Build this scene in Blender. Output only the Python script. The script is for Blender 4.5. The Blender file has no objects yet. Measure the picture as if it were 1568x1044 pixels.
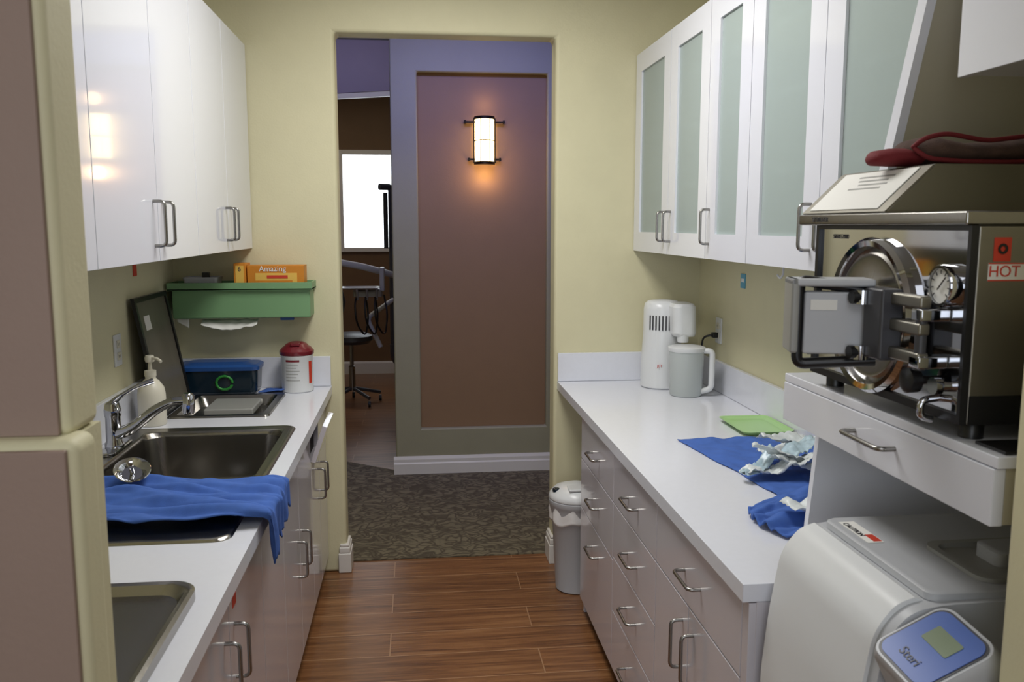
import bpy, bmesh, math, random
from mathutils import Vector, Matrix, noise
random.seed(4)
SC=bpy.context.scene
COL=SC.collection

# ------------------------------------------------------------------ materials
def lin(c):
    return tuple(((v/255)/12.92 if v/255<=0.04045 else ((v/255+0.055)/1.055)**2.4) for v in c)
def mat(name,rgb,rough=.5,metal=0.,var=.0,vscale=8.,bump=0.,bscale=200.,coat=0.,emit=None,estr=0.,spec=.5,aniso=None):
    m=bpy.data.materials.new(name); m.use_nodes=True
    nt=m.node_tree; b=nt.nodes['Principled BSDF']
    c=lin(rgb)+(1,)
    b.inputs['Base Color'].default_value=c
    b.inputs['Roughness'].default_value=rough
    b.inputs['Metallic'].default_value=metal
    b.inputs['Coat Weight'].default_value=coat
    b.inputs['Coat Roughness'].default_value=.03
    b.inputs['Specular IOR Level'].default_value=spec
    tc=nt.nodes.new('ShaderNodeTexCoord')
    if var>0:
        n=nt.nodes.new('ShaderNodeTexNoise'); n.inputs['Scale'].default_value=vscale; n.inputs['Detail'].default_value=4
        nt.links.new(tc.outputs['Object'],n.inputs['Vector'])
        r=nt.nodes.new('ShaderNodeValToRGB')
        r.color_ramp.elements[0].position=.3; r.color_ramp.elements[1].position=.7
        r.color_ramp.elements[0].color=tuple(v*(1-var) for v in c[:3])+(1,)
        r.color_ramp.elements[1].color=tuple(min(1,v*(1+var)) for v in c[:3])+(1,)
        nt.links.new(n.outputs['Fac'],r.inputs['Fac']); nt.links.new(r.outputs['Color'],b.inputs['Base Color'])
    if bump>0:
        n2=nt.nodes.new('ShaderNodeTexNoise'); n2.inputs['Scale'].default_value=bscale; n2.inputs['Detail'].default_value=3
        if aniso:
            mp=nt.nodes.new('ShaderNodeMapping'); mp.inputs['Scale'].default_value=aniso
            nt.links.new(tc.outputs['Object'],mp.inputs['Vector']); nt.links.new(mp.outputs['Vector'],n2.inputs['Vector'])
        else: nt.links.new(tc.outputs['Object'],n2.inputs['Vector'])
        bp=nt.nodes.new('ShaderNodeBump'); bp.inputs['Strength'].default_value=bump; bp.inputs['Distance'].default_value=.002
        nt.links.new(n2.outputs['Fac'],bp.inputs['Height']); nt.links.new(bp.outputs['Normal'],b.inputs['Normal'])
    if emit:
        b.inputs['Emission Color'].default_value=lin(emit)+(1,); b.inputs['Emission Strength'].default_value=estr
    return m

M={}
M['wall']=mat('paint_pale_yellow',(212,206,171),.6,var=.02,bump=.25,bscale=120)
M['wallcor']=mat('paint_wall_beige_dimmed',(154,150,124),.6,var=.02,bump=.2,bscale=120)  # wall beige darkened, the corridor's dimmer light is put into the colour
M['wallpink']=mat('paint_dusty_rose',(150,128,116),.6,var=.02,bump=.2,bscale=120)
M['panelbrown']=mat('paint_brown',(142,112,82),.65,var=.02,bump=.2,bscale=150)
M['oper']=mat('paint_operatory_brown',(112,84,54),.6,var=.03)
M['purple']=mat('paint_purple',(142,132,156),.6,var=.02)
M['ceil']=mat('ceiling_white',(225,222,212),.8,bump=.2)
M['trim']=mat('trim_white',(222,218,212),.4)
M['lam']=mat('laminate_gloss_white',(228,230,238),.10,coat=.3)
M['lamlow']=mat('laminate_gloss_white_shaded',(204,200,206),.12,coat=.3)  # same white laminate, shade and floor reflection put into the colour
M['gap']=mat('carcass_shadow',(40,37,38),.7)
M['ctop']=mat('countertop_white',(222,224,232),.18,var=.01,vscale=60)
M['ss']=mat('stainless_brushed',(154,151,146),.22,1.,bump=.12,bscale=60,aniso=(1,14,1))
M['ssd']=mat('stainless_dark',(142,138,128),.38,.95,bump=.08,bscale=60,aniso=(1,1,14))
M['chrome']=mat('chrome',(192,193,197),.06,1.)
M['nickel']=mat('brushed_nickel',(150,148,144),.27,1.)
M['black']=mat('black_plastic',(22,22,24),.35)
M['dgrey']=mat('dark_grey_plastic',(60,60,64),.4)
M['grey']=mat('grey_plastic',(150,150,146),.4)
M['lgrey']=mat('light_grey_plastic',(182,184,188),.38,var=.01)
M['wplas']=mat('white_plastic',(218,220,221),.3,coat=.1)
M['ivory']=mat('ivory_plastic',(214,209,192),.35)
M['paper']=mat('paper_white',(228,227,222),.8)
M['mint']=mat('mint_enamel',(118,158,114),.4)
M['limep']=mat('lime_plastic',(165,205,140),.3)
M['orange']=mat('carton_orange',(205,130,36),.5,var=.05,vscale=20)
M['yellow']=mat('carton_yellow',(226,182,84),.5)
M['red']=mat('label_red',(200,60,40),.5)
M['redcap']=mat('lid_crimson',(112,24,36),.3,coat=.2)
M['bluecloth']=mat('surgical_cloth_blue',(64,102,180),.85,var=.10,vscale=25,bump=.5,bscale=900)
M['bluelid']=mat('lid_blue',(36,78,142),.3)
M['navy']=mat('tinted_blue_plastic',(20,36,48),.12)
M['green']=mat('green_rubber',(40,130,50),.4)
M['bluepan']=mat('panel_blue',(66,96,168),.35)
M['lcd']=mat('lcd_green',(126,138,114),.2)
M['mitt']=mat('mitt_brown',(78,58,50),.9,var=.2,vscale=40,bump=.6,bscale=300)
M['mittred']=mat('mitt_red',(104,16,24),.8,bump=.4,bscale=300)
M['pouch']=mat('pouch_paper',(216,222,222),.4,var=.10,vscale=60)
M['pouchb']=mat('pouch_film_blue',(178,200,210),.25,var=.15,vscale=60)
M['bag']=mat('bin_liner_plastic',(225,222,220),.25)
M['iron']=mat('iron_black',(26,18,14),.4,.5)
M['sconce']=mat('sconce_glass_lit',(255,236,190),.4,emit=(255,218,150),estr=7)
M['smoke']=mat('pitcher_plastic',(186,192,190),.25)
M['tagblue']=mat('tag_blue',(90,160,190),.5)
M['tan']=mat('side_panel_beige',(180,174,152),.4)
M['film']=mat('metal_tray_grey',(112,106,94),.35,.2,var=.2,vscale=5)

def frosted():
    m=bpy.data.materials.new('frosted_glass'); m.use_nodes=True; nt=m.node_tree
    b=nt.nodes['Principled BSDF']; b.inputs['Base Color'].default_value=lin((190,203,200))+(1,); b.inputs['Roughness'].default_value=.26
    tr=nt.nodes.new('ShaderNodeBsdfTransparent'); tr.inputs['Color'].default_value=(.90,.95,.94,1)
    mx=nt.nodes.new('ShaderNodeMixShader'); mx.inputs[0].default_value=.36
    nt.links.new(b.outputs[0],mx.inputs[1]); nt.links.new(tr.outputs[0],mx.inputs[2])
    nt.links.new(mx.outputs[0],nt.nodes['Material Output'].inputs['Surface']); return m
M['frost']=frosted()
def pane():
    m=bpy.data.materials.new('clear_pane'); m.use_nodes=True; nt=m.node_tree
    g=nt.nodes.new('ShaderNodeBsdfGlossy'); g.inputs['Roughness'].default_value=.05
    tr=nt.nodes.new('ShaderNodeBsdfTransparent')
    mx=nt.nodes.new('ShaderNodeMixShader'); mx.inputs[0].default_value=.94
    nt.links.new(g.outputs[0],mx.inputs[1]); nt.links.new(tr.outputs[0],mx.inputs[2])
    nt.links.new(mx.outputs[0],nt.nodes['Material Output'].inputs['Surface']); return m
M['pane']=pane()
def wood():
    m=bpy.data.materials.new('wood_plank_floor'); m.use_nodes=True; nt=m.node_tree; L=nt.links
    b=nt.nodes['Principled BSDF']; b.inputs['Roughness'].default_value=.28
    tc=nt.nodes.new('ShaderNodeTexCoord')
    br=nt.nodes.new('ShaderNodeTexBrick'); br.offset=.37; br.offset_frequency=2
    br.inputs['Color1'].default_value=(.2,.2,.2,1); br.inputs['Color2'].default_value=(.95,.95,.95,1)
    br.inputs['Mortar'].default_value=(1,1,1,1)
    br.inputs['Scale'].default_value=1; br.inputs['Mortar Size'].default_value=.0024; br.inputs['Brick Width'].default_value=.92
    br.inputs['Row Height'].default_value=.19; br.inputs['Bias'].default_value=0
    mpb=nt.nodes.new('ShaderNodeMapping'); mpb.inputs['Location'].default_value=(.12,.03,0)
    L.new(tc.outputs['Object'],mpb.inputs['Vector']); L.new(mpb.outputs['Vector'],br.inputs['Vector'])
    mp=nt.nodes.new('ShaderNodeMapping'); mp.inputs['Scale'].default_value=(1.2,22,1)
    add=nt.nodes.new('ShaderNodeVectorMath'); add.operation='MULTIPLY_ADD'
    L.new(br.outputs['Color'],add.inputs[0]); add.inputs[1].default_value=(9,3,0); L.new(tc.outputs['Object'],add.inputs[2])
    L.new(add.outputs[0],mp.inputs['Vector'])
    n=nt.nodes.new('ShaderNodeTexNoise'); n.inputs['Scale'].default_value=1.6; n.inputs['Detail'].default_value=8; n.inputs['Roughness'].default_value=.66; n.inputs['Distortion'].default_value=.9
    L.new(mp.outputs['Vector'],n.inputs['Vector'])
    r=nt.nodes.new('ShaderNodeValToRGB'); e=r.color_ramp.elements
    e[0].position=.28; e[0].color=lin((80,51,33))+(1,); e[1].position=.76; e[1].color=lin((170,124,82))+(1,)
    x=e.new(.5); x.color=lin((130,87,54))+(1,)
    L.new(n.outputs['Fac'],r.inputs['Fac'])
    hs=nt.nodes.new('ShaderNodeMixRGB'); hs.blend_type='MULTIPLY'; hs.inputs[0].default_value=.25
    L.new(r.outputs['Color'],hs.inputs[1]); L.new(br.outputs['Color'],hs.inputs[2])
    mx=nt.nodes.new('ShaderNodeMixRGB'); L.new(br.outputs['Fac'],mx.inputs[0]); L.new(hs.outputs[0],mx.inputs[1])
    mx.inputs[2].default_value=lin((160,124,92))+(1,)
    L.new(mx.outputs[0],b.inputs['Base Color'])
    bp=nt.nodes.new('ShaderNodeBump'); bp.inputs['Strength'].default_value=.15; bp.inputs['Distance'].default_value=.001
    L.new(n.outputs['Fac'],bp.inputs['Height']); L.new(bp.outputs['Normal'],b.inputs['Normal'])
    return m
M['wood']=wood()
def carpet():
    m=bpy.data.materials.new('carpet_patterned'); m.use_nodes=True; nt=m.node_tree; L=nt.links
    b=nt.nodes['Principled BSDF']; b.inputs['Roughness'].default_value=.95
    tc=nt.nodes.new('ShaderNodeTexCoord')
    w=nt.nodes.new('ShaderNodeTexNoise'); w.inputs['Scale'].default_value=7; w.inputs['Detail'].default_value=2
    L.new(tc.outputs['Object'],w.inputs['Vector'])
    ma=nt.nodes.new('ShaderNodeVectorMath'); ma.operation='MULTIPLY_ADD'; ma.inputs[1].default_value=(.3,.3,0)
    L.new(w.outputs['Color'],ma.inputs[0]); L.new(tc.outputs['Object'],ma.inputs[2])
    mp=nt.nodes.new('ShaderNodeMapping'); mp.inputs['Scale'].default_value=(13,26,1); mp.inputs['Rotation'].default_value=(0,0,.3)
    L.new(ma.outputs[0],mp.inputs['Vector'])
    v=nt.nodes.new('ShaderNodeTexVoronoi'); v.feature='DISTANCE_TO_EDGE'; v.inputs['Scale'].default_value=1
    L.new(mp.outputs['Vector'],v.inputs['Vector'])
    r=nt.nodes.new('ShaderNodeValToRGB'); e=r.color_ramp.elements
    e[0].position=.03; e[0].color=lin((92,82,66))+(1,); e[1].position=.22; e[1].color=lin((138,128,104))+(1,)
    L.new(v.outputs['Distance'],r.inputs['Fac'])
    f=nt.nodes.new('ShaderNodeTexNoise'); f.inputs['Scale'].default_value=350
    L.new(tc.outputs['Object'],f.inputs['Vector'])
    mm=nt.nodes.new('ShaderNodeMixRGB'); mm.blend_type='MULTIPLY'; mm.inputs[0].default_value=.5
    L.new(r.outputs['Color'],mm.inputs[1]); L.new(f.outputs['Fac'],mm.inputs[2])
    L.new(mm.outputs[0],b.inputs['Base Color'])
    bp=nt.nodes.new('ShaderNodeBump'); bp.inputs['Strength'].default_value=.6; bp.inputs['Distance'].default_value=.003
    L.new(f.outputs['Fac'],bp.inputs['Height']); L.new(bp.outputs['Normal'],b.inputs['Normal'])
    return m
M['carpet']=carpet()

# ------------------------------------------------------------------ geometry helpers
def finish(name,bm,m,smooth=35,parent=None,wn=False):
    bmesh.ops.recalc_face_normals(bm,faces=bm.faces)
    me=bpy.data.meshes.new(name); bm.to_mesh(me); bm.free()
    o=bpy.data.objects.new(name,me); COL.objects.link(o)
    if isinstance(m,str): m=M[m]
    me.materials.append(m)
    if smooth:
        for p in me.polygons: p.use_smooth=True
        me.set_sharp_from_angle(angle=math.radians(smooth))
    if wn:
        w=o.modifiers.new('weighted_normals','WEIGHTED_NORMAL'); w.keep_sharp=True; w.weight=100
    if parent: o.parent=parent
    return o
def grp(name,loc=(0,0,0)):
    e=bpy.data.objects.new(name,None); e.empty_display_size=.05; COL.objects.link(e); return e
def box(name,x0,x1,y0,y1,z0,z1,m,bev=0.,parent=None,seg=2):
    bm=bmesh.new()
    bmesh.ops.create_cube(bm,size=1)
    for v in bm.verts:
        v.co=Vector(((x0+x1)/2+v.co.x*(x1-x0),(y0+y1)/2+v.co.y*(y1-y0),(z0+z1)/2+v.co.z*(z1-z0)))
    if bev>0: bmesh.ops.bevel(bm,geom=bm.edges[:],offset=bev,segments=seg,affect='EDGES',profile=.5)
    return finish(name,bm,m,50 if bev else None,parent,bev>0)
def prism(name,pts,axis,a0,a1,m,bev=0.,parent=None,smooth=None):
    bm=bmesh.new()
    def P(p,a):
        return {'x':(a,p[0],p[1]),'y':(p[0],a,p[1]),'z':(p[0],p[1],a)}[axis]
    A=[bm.verts.new(P(p,a0)) for p in pts]; B=[bm.verts.new(P(p,a1)) for p in pts]
    bm.faces.new(A); bm.faces.new(B); n=len(pts)
    for i in range(n): bm.faces.new((A[i],A[(i+1)%n],B[(i+1)%n],B[i]))
    if bev>0: bmesh.ops.bevel(bm,geom=bm.edges[:],offset=bev,segments=2,affect='EDGES')
    return finish(name,bm,m,50 if bev else smooth,parent,bev>0)
def cells(name,us,vs,keep,axis,a0,a1,m,parent=None,bev=0):
    bm=bmesh.new()
    def P(u,v,a): return {'x':(a,u,v),'y':(u,a,v),'z':(u,v,a)}[axis]
    cache={}
    def V(i,j,k):
        if (i,j,k) not in cache: cache[(i,j,k)]=bm.verts.new(P(us[i],vs[j],(a0,a1)[k]))
        return cache[(i,j,k)]
    K=lambda i,j: 0<=i<len(us)-1 and 0<=j<len(vs)-1 and keep(i,j)
    for i in range(len(us)-1):
        for j in range(len(vs)-1):
            if not K(i,j): continue
            for k in (0,1): bm.faces.new((V(i,j,k),V(i+1,j,k),V(i+1,j+1,k),V(i,j+1,k)))
            if not K(i-1,j): bm.faces.new((V(i,j,0),V(i,j+1,0),V(i,j+1,1),V(i,j,1)))
            if not K(i+1,j): bm.faces.new((V(i+1,j,0),V(i+1,j+1,0),V(i+1,j+1,1),V(i+1,j,1)))
            if not K(i,j-1): bm.faces.new((V(i,j,0),V(i+1,j,0),V(i+1,j,1),V(i,j,1)))
            if not K(i,j+1): bm.faces.new((V(i,j+1,0),V(i+1,j+1,0),V(i+1,j+1,1),V(i,j+1,1)))
    bmesh.ops.recalc_face_normals(bm,faces=bm.faces)
    if bev>0:
        es=[e for e in bm.edges if len(e.link_faces)==2 and e.calc_face_angle(0)>1]
        bmesh.ops.bevel(bm,geom=es,offset=bev,segments=4,affect='EDGES',profile=.5)
    return finish(name,bm,m,50 if bev else None,parent,bev>0)
def rrect(x0,x1,y0,y1,r,n=6):
    pts=[]
    r=max(min(r,(x1-x0)/2-1e-4,(y1-y0)/2-1e-4),1e-4)
    for cx,cy,a in ((x1-r,y1-r,0),(x0+r,y1-r,90),(x0+r,y0+r,180),(x1-r,y0+r,270)):
        for k in range(n+1):
            t=math.radians(a+90*k/n); pts.append((cx+r*math.cos(t),cy+r*math.sin(t)))
    return pts
def rloft(name,loops,m,cap0=True,cap1=True,parent=None,mx=None,smooth=35):
    bm=bmesh.new(); rings=[]
    for (x0,x1,y0,y1,r,z) in loops:
        rings.append([bm.verts.new((p[0],p[1],z)) for p in rrect(x0,x1,y0,y1,r)])
    n=len(rings[0])
    for a,b in zip(rings,rings[1:]):
        for i in range(n): bm.faces.new((a[i],a[(i+1)%n],b[(i+1)%n],b[i]))
    if cap0: bm.faces.new(rings[0])
    if cap1: bm.faces.new(rings[-1])
    if mx: bmesh.ops.transform(bm,matrix=mx,verts=bm.verts)
    return finish(name,bm,m,smooth,parent,True)
def lathe(name,prof,loc,m,axis='z',n=32,parent=None,cap=True,smooth=40,mx=None):
    bm=bmesh.new(); rings=[]
    for r,h in prof:
        ring=[]
        for k in range(n):
            t=2*math.pi*k/n; a,b=r*math.cos(t),r*math.sin(t)
            p={'z':(a,b,h),'x':(h,a,b),'y':(a,h,b)}[axis]
            ring.append(bm.verts.new(Vector(p)))
        rings.append(ring)
    for a,b in zip(rings,rings[1:]):
        for i in range(n): bm.faces.new((a[i],a[(i+1)%n],b[(i+1)%n],b[i]))
    if cap:
        bm.faces.new(rings[0]); bm.faces.new(rings[-1])
    if mx: bmesh.ops.transform(bm,matrix=mx,verts=bm.verts)
    bmesh.ops.translate(bm,vec=Vector(loc),verts=bm.verts)
    return finish(name,bm,m,smooth,parent)
def fil(pts,r,n=5):
    pts=[Vector(p) for p in pts]; out=[pts[0]]
    for a,b,c in zip(pts,pts[1:],pts[2:]):
        d1=(a-b); d2=(c-b); rr=min(r,d1.length*.49,d2.length*.49)
        p=b+d1.normalized()*rr; q=b+d2.normalized()*rr
        for k in range(n+1):
            t=k/n; out.append(p*(1-t)**2+b*2*t*(1-t)+q*t*t)
    out.append(pts[-1]); return out
def tube(name,pts,r,m,parent=None,fr=0.,n=10,radii=None):
    P=fil(pts,fr) if fr>0 else [Vector(p) for p in pts]
    bm=bmesh.new(); rings=[]
    T=[(P[min(i+1,len(P)-1)]-P[max(i-1,0)]).normalized() for i in range(len(P))]
    u=T[0].orthogonal().normalized()
    for i,p in enumerate(P):
        u=(u-T[i]*u.dot(T[i])).normalized(); w=T[i].cross(u)
        if radii:
            f=i/(len(P)-1)*(len(radii)-1); k=min(int(f),len(radii)-2); rr=radii[k]+(radii[k+1]-radii[k])*(f-k)
        else: rr=r
        rings.append([bm.verts.new(p+(u*math.cos(2*math.pi*k/n)+w*math.sin(2*math.pi*k/n))*rr) for k in range(n)])
    for a,b in zip(rings,rings[1:]):
        for i in range(n): bm.faces.new((a[i],a[(i+1)%n],b[(i+1)%n],b[i]))
    bm.faces.new(rings[0]); bm.faces.new(rings[-1])
    return finish(name,bm,m,50,parent)
def sheet(name,nx,ny,f,m,th=.003,parent=None):
    bm=bmesh.new(); V=[[bm.verts.new(f(i/nx,j/ny)) for j in range(ny+1)] for i in range(nx+1)]
    for i in range(nx):
        for j in range(ny): bm.faces.new((V[i][j],V[i+1][j],V[i+1][j+1],V[i][j+1]))
    o=finish(name,bm,m,80,parent)
    s=o.modifiers.new('thick','SOLIDIFY'); s.thickness=th; s.offset=0
    return o
def text(name,s,size,loc,xdir,ydir,m,parent=None,ext=.0004):
    c=bpy.data.curves.new(name,'FONT'); c.body=s; c.size=size; c.extrude=ext; c.align_x='CENTER'; c.align_y='CENTER'
    o=bpy.data.objects.new(name+'_tmp',c); COL.objects.link(o)
    bpy.context.view_layer.update()
    me=bpy.data.meshes.new_from_object(o.evaluated_get(bpy.context.evaluated_depsgraph_get()))
    bpy.data.objects.remove(o)
    X=Vector(xdir).normalized(); Y=Vector(ydir).normalized(); Z=X.cross(Y)
    mm=Matrix(((X.x,Y.x,Z.x,loc[0]),(X.y,Y.y,Z.y,loc[1]),(X.z,Y.z,Z.z,loc[2]),(0,0,0,1)))
    me.transform(mm); o=bpy.data.objects.new(name,me); me.materials.clear(); me.materials.append(M[m]); COL.objects.link(o)
    if parent:o.parent=parent
    return o
def pull(name,p,along,out,L,parent,depth=.032,r=.0048):
    p=Vector(p); a=Vector(along); o=Vector(out)
    return tube(name,[p-a*L/2,p-a*L/2+o*depth,p+a*L/2+o*depth,p+a*L/2],r,'nickel',parent,fr=.016)

# ------------------------------------------------------------------ room shell
XL,XR,YF=-1.085,1.36,4.06
box('floor',-2.7,2.7,-2.7,9.9,-.1,0,'wood')
carp=[(-2.6,4.185),(2.6,4.185),(2.6,5.70),(-.145,5.70),(-.16,5.78),(-2.6,7.6)]
prism('floor_carpet',carp,'z',0,.006,'carpet')
box('ceiling',-2.7,2.7,-2.7,YF,2.8,2.9,'ceil')
box('ceiling_corridor',-2.7,2.7,YF+.13,9.9,3.1,3.2,'ceil')
box('wall_left',XL-.12,XL,1.15,YF,0,2.8,'wall')
box('wall_right',XR,XR+.12,1.15,YF,0,2.8,'wall')
us=[-2.7,-.345,.652,2.7]; vs=[0,2.5,3.2]
cells('wall_far',us,vs,lambda i,j: not(i==1 and j==0),'y',YF,YF+.13,'wall',bev=.018)
wn=grp('wall_near')
box('upper_left',-2.7,-.407,1.055,1.15,1.40,2.8,'wall',.014,wn,4)
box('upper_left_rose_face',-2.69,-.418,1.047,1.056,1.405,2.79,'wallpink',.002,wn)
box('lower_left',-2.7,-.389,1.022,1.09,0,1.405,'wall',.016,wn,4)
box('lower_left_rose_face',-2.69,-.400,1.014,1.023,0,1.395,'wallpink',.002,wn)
box('lower_left_back',-2.7,-.407,1.09,1.15,0,1.40,'wall',0,wn)
box('right_part',.806,2.7,.98,1.075,0,2.8,'wall',.018,wn,4)
box('header',-.407,.806,1.03,1.075,2.5,2.8,'wall',0,wn)
box('wall_back',-2.7,2.7,-2.8,-2.7,0,2.8,'wallpink')
box('wall_back_left',-2.8,-2.7,-2.7,9.9,0,3.2,'wall')
box('wall_back_right',2.7,2.8,-2.7,9.9,0,3.2,'wall')
YC=5.68
wc=grp('wall_corridor')
us=[-.145,.025,.86,2.7]; vs=[0,.31,2.61,3.1]
cells('frame_layer',us,vs,lambda i,j: not(i==1 and j==1),'y',YC,YC+.05,'wallcor',wc,bev=.012)
box('core',-.145,2.7,YC+.05,YC+.14,0,3.1,'panelbrown',0,wc)
bb=grp('baseboard_corridor')
prism('profile',[(YC,0),(YC-.018,0),(YC-.018,.075),(YC-.013,.085),(YC-.013,.105),(YC-.006,.125),(YC,.125)],'x',-.16,2.69,'trim',0,bb)
box('soffit_operatory',-2.7,2.7,7.2,7.3,2.72,3.1,'purple')
prism('trim_soffit',[(-2.69,2.50),(2.69,2.86),(2.69,2.90),(-2.69,2.54)],'y',7.15,7.2,'trim')
prism('soffit_operatory_face',[(-2.69,2.54),(2.69,2.90),(2.69,3.09),(-2.69,3.09)],'y',7.14,7.199,'purple')
us=[-2.7,-.82,.7,2.7]; vs=[0,1.36,2.46,3.1]
cells('wall_operatory',us,vs,lambda i,j: not(i==1 and j==1),'y',9.75,9.9,'oper')
win=grp('window_1')
for nm,a in (('frame_left',(-.82,-.77,1.36,2.46)),('frame_right',(.65,.70,1.36,2.46)),('frame_top',(-.77,.65,2.41,2.46)),('frame_sill',(-.77,.65,1.36,1.41))):
    box(nm,a[0],a[1],9.72,9.80,a[2],a[3],'trim',.004,win)
box('glass',-.77,.65,9.77,9.775,1.41,2.41,'pane',0,win)
prism('baseboard_operatory',[(9.75,0),(9.73,0),(9.73,.12),(9.74,.14),(9.75,.14)],'x',-2.69,2.69,'trim')
def bbprof(name,x0,x1,y0,y1):
    g=grp(name)
    box('base',x0,x1,y0,y1,0,.095,'trim',.004,g); box('cap',x0+.004,x1-.004,y0+.004,y1-.004,.095,.125,'trim',.006,g); box('bead',x0+.008,x1-.008,y0+.008,y1-.008,.125,.14,'trim',.005,g)
bbprof('baseboard_far_left',-.385,-.325,YF-.018,YF+.125)
bbprof('baseboard_far_right',.632,.72,YF-.018,YF+.125)
box('baseboard_far_kneespace',.72,1.35,YF-.016,YF,0,.13,'trim',.003)

# ------------------------------------------------------------------ left base cabinets + counter
lb=grp('base_cabinet')
box('carcass',XL+.002,-.47,1.16,YF-.003,.09,.715,'gap',0,lb)
box('face_rail',-.47,-.4505,1.16,YF-.003,.09,.868,'gap',0,lb)
box('toe_kick',XL+.002,-.50,1.16,YF-.003,0,.09,'dgrey',0,lb)
seams=[4.055,3.75,3.47,3.09,2.72,2.34,1.92,1.54,1.17]
for i,(b,a) in enumerate(zip(seams,seams[1:])):
    if i==1: box('door_%d'%i,-.45,-.43,a+.0028,b-.0028,.09,.70,'lamlow',.0012,lb)
    else: box('door_%d'%i,-.45,-.43,a+.0028,b-.0028,.09,.862,'lamlow',.0012,lb)
prism('tilt_out_front',[(-.43,.705),(-.412,.700),(-.362,.845),(-.380,.852)],'y',3.475,3.745,'lamlow',0,lb)
for k,(y,z) in enumerate(((3.81,.55),(3.69,.55),(3.15,.47),(3.03,.47),(1.97,.67),(1.87,.67),(1.20,.67))):
    pull('pull_%d'%k,(-.43,y,z),(0,0,1),(1,0,0),.13,lb)
box('sticker',-.43,-.4292,1.96,2.0,.775,.82,'red',0,lb)

ct=grp('countertop')
us=[XL+.001,-.975,-.94,-.61,-.47,-.395]; vs=[1.155,1.20,1.74,2.53,3.17,3.44,3.83,YF-.001]
def keepL(i,j):
    if 1<=i<=3 and j==3: return False
    if i==2 and j==5: return False
    return True
cells('slab',us,vs,keepL,'z',.87,.91,'ctop',ct)
box('backsplash_far',XL+.001,-.397,YF-.020,YF-.001,.911,1.05,'ctop',.002,ct)
box('backsplash_side',XL+.001,XL+.020,1.16,YF-.021,.911,1.05,'ctop',.002,ct)

sk=grp('kitchen_sink')
x0,x1,y0,y1=-1.03,-.445,2.03,3.225
rloft('rim_edge',[(x0,x1,y0,y1,.04,.9105),(x0+.004,x1-.004,y0+.004,y1-.004,.04,.9165),(x0+.012,x1-.012,y0+.012,y1-.012,.035,.9185),(x0+.020,x1-.020,y0+.020,y1-.020,.03,.9165)],'ss',False,False,sk)
us=[x0+.018,-.965,-.48,x1-.018]; vs=[y0+.018,2.54,3.16,y1-.018]
cells('deck',us,vs,lambda i,j: not(i==1 and j==1),'z',.9115,.9170,'ss',sk)
rloft('bowl',[(-.965,-.48,2.54,3.16,.002,.9172),(-.963,-.482,2.542,3.158,.05,.915),(-.955,-.49,2.55,3.15,.06,.90),(-.945,-.50,2.56,3.14,.07,.76),(-.93,-.515,2.575,3.125,.06,.735),(-.90,-.545,2.60,3.10,.05,.728)],'ss',False,True,sk)
lathe('drain',[(.001,.004),(.02,.003),(.04,.005),(.045,.001)],(-.72,2.85,.729),'chrome',parent=sk)
rloft('instrument_tray',[(-1.03,-.445,1.17,1.76,.06,.9105),(-1.03,-.445,1.17,1.76,.06,.931),(-1.022,-.453,1.178,1.752,.055,.934),(-1.012,-.463,1.188,1.742,.05,.931),(-1.0,-.475,1.20,1.73,.05,.914),(-.98,-.495,1.22,1.71,.04,.9125)],'ss',True,True)
ub=grp('ultrasonic_bath')
rloft('basin',[(-.965,-.575,3.405,3.865,.02,.9105),(-.962,-.578,3.408,3.862,.02,.917),(-.935,-.605,3.435,3.835,.02,.917),(-.932,-.612,3.445,3.825,.03,.905),(-.92,-.63,3.46,3.81,.03,.875)],'ss',False,True,ub)
box('lid_pad',-.86,-.665,3.56,3.79,.885,.912,'grey',.006,ub)

# faucet
fc=grp('kitchen_faucet')
fx,fy=-.997,2.93
rloft('base_plate',[(fx-.028,fx+.03,fy-.11,fy+.11,.028,.9187),(fx-.028,fx+.03,fy-.11,fy+.11,.028,.924),(fx-.02,fx+.022,fy-.10,fy+.10,.02,.929)],'chrome',True,True,fc)
lathe('body',[(.030,0),(.030,.01),(.025,.02),(.024,.10),(.027,.105),(.027,.125),(.022,.145),(.01,.152)],(fx,fy,.926),'chrome',parent=fc)
tube('spout',[(fx,fy,.965),(fx+.06,fy-.01,.985),(fx+.14,fy-.02,1.050),(fx+.20,fy-.03,1.080),(fx+.245,fy-.03,1.080)],.015,'chrome',fc,fr=.05,n=14,radii=[.021,.018,.015,.015])
lathe('spray_head',[(.012,.03),(.019,.022),(.021,-.01),(.019,-.035),(.014,-.04)],(fx+.25,fy-.03,1.075),'chrome',parent=fc)
tube('lever',[(fx,fy,1.070),(fx+.02,fy+.01,1.09),(fx+.07,fy+.03,1.12),(fx+.12,fy+.05,1.135)],.007,'chrome',fc,fr=.02,radii=[.012,.008,.007,.010])
sp=grp('side_sprayer')
lathe('stem',[(.022,0),(.022,.008),(.012,.02),(.011,.05),(.016,.07),(.018,.11),(.01,.125)],(-1.0,2.66,.9187),'chrome',parent=sp)
tube('trigger',[(-1.0,2.66,1.01),(-.965,2.66,1.03),(-.955,2.66,.985),(-.985,2.66,.965)],.005,'chrome',sp,fr=.012)

sb=grp('soap_dispenser')
lathe('bottle',[(.046,0),(.050,.006),(.050,.115),(.046,.14),(.030,.165),(.019,.175),(.019,.185)],(-.985,3.315,.9106),'ivory',parent=sb)
lathe('collar',[(.021,.185),(.021,.205),(.008,.208),(.006,.235),(.016,.238),(.018,.252),(.014,.262)],(-.985,3.315,.9106),'ivory',parent=sb)
tube('nozzle',[(-.985,3.315,1.163),(-.95,3.29,1.163),(-.935,3.28,1.153)],.006,'ivory',sb,fr=.01)

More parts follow.
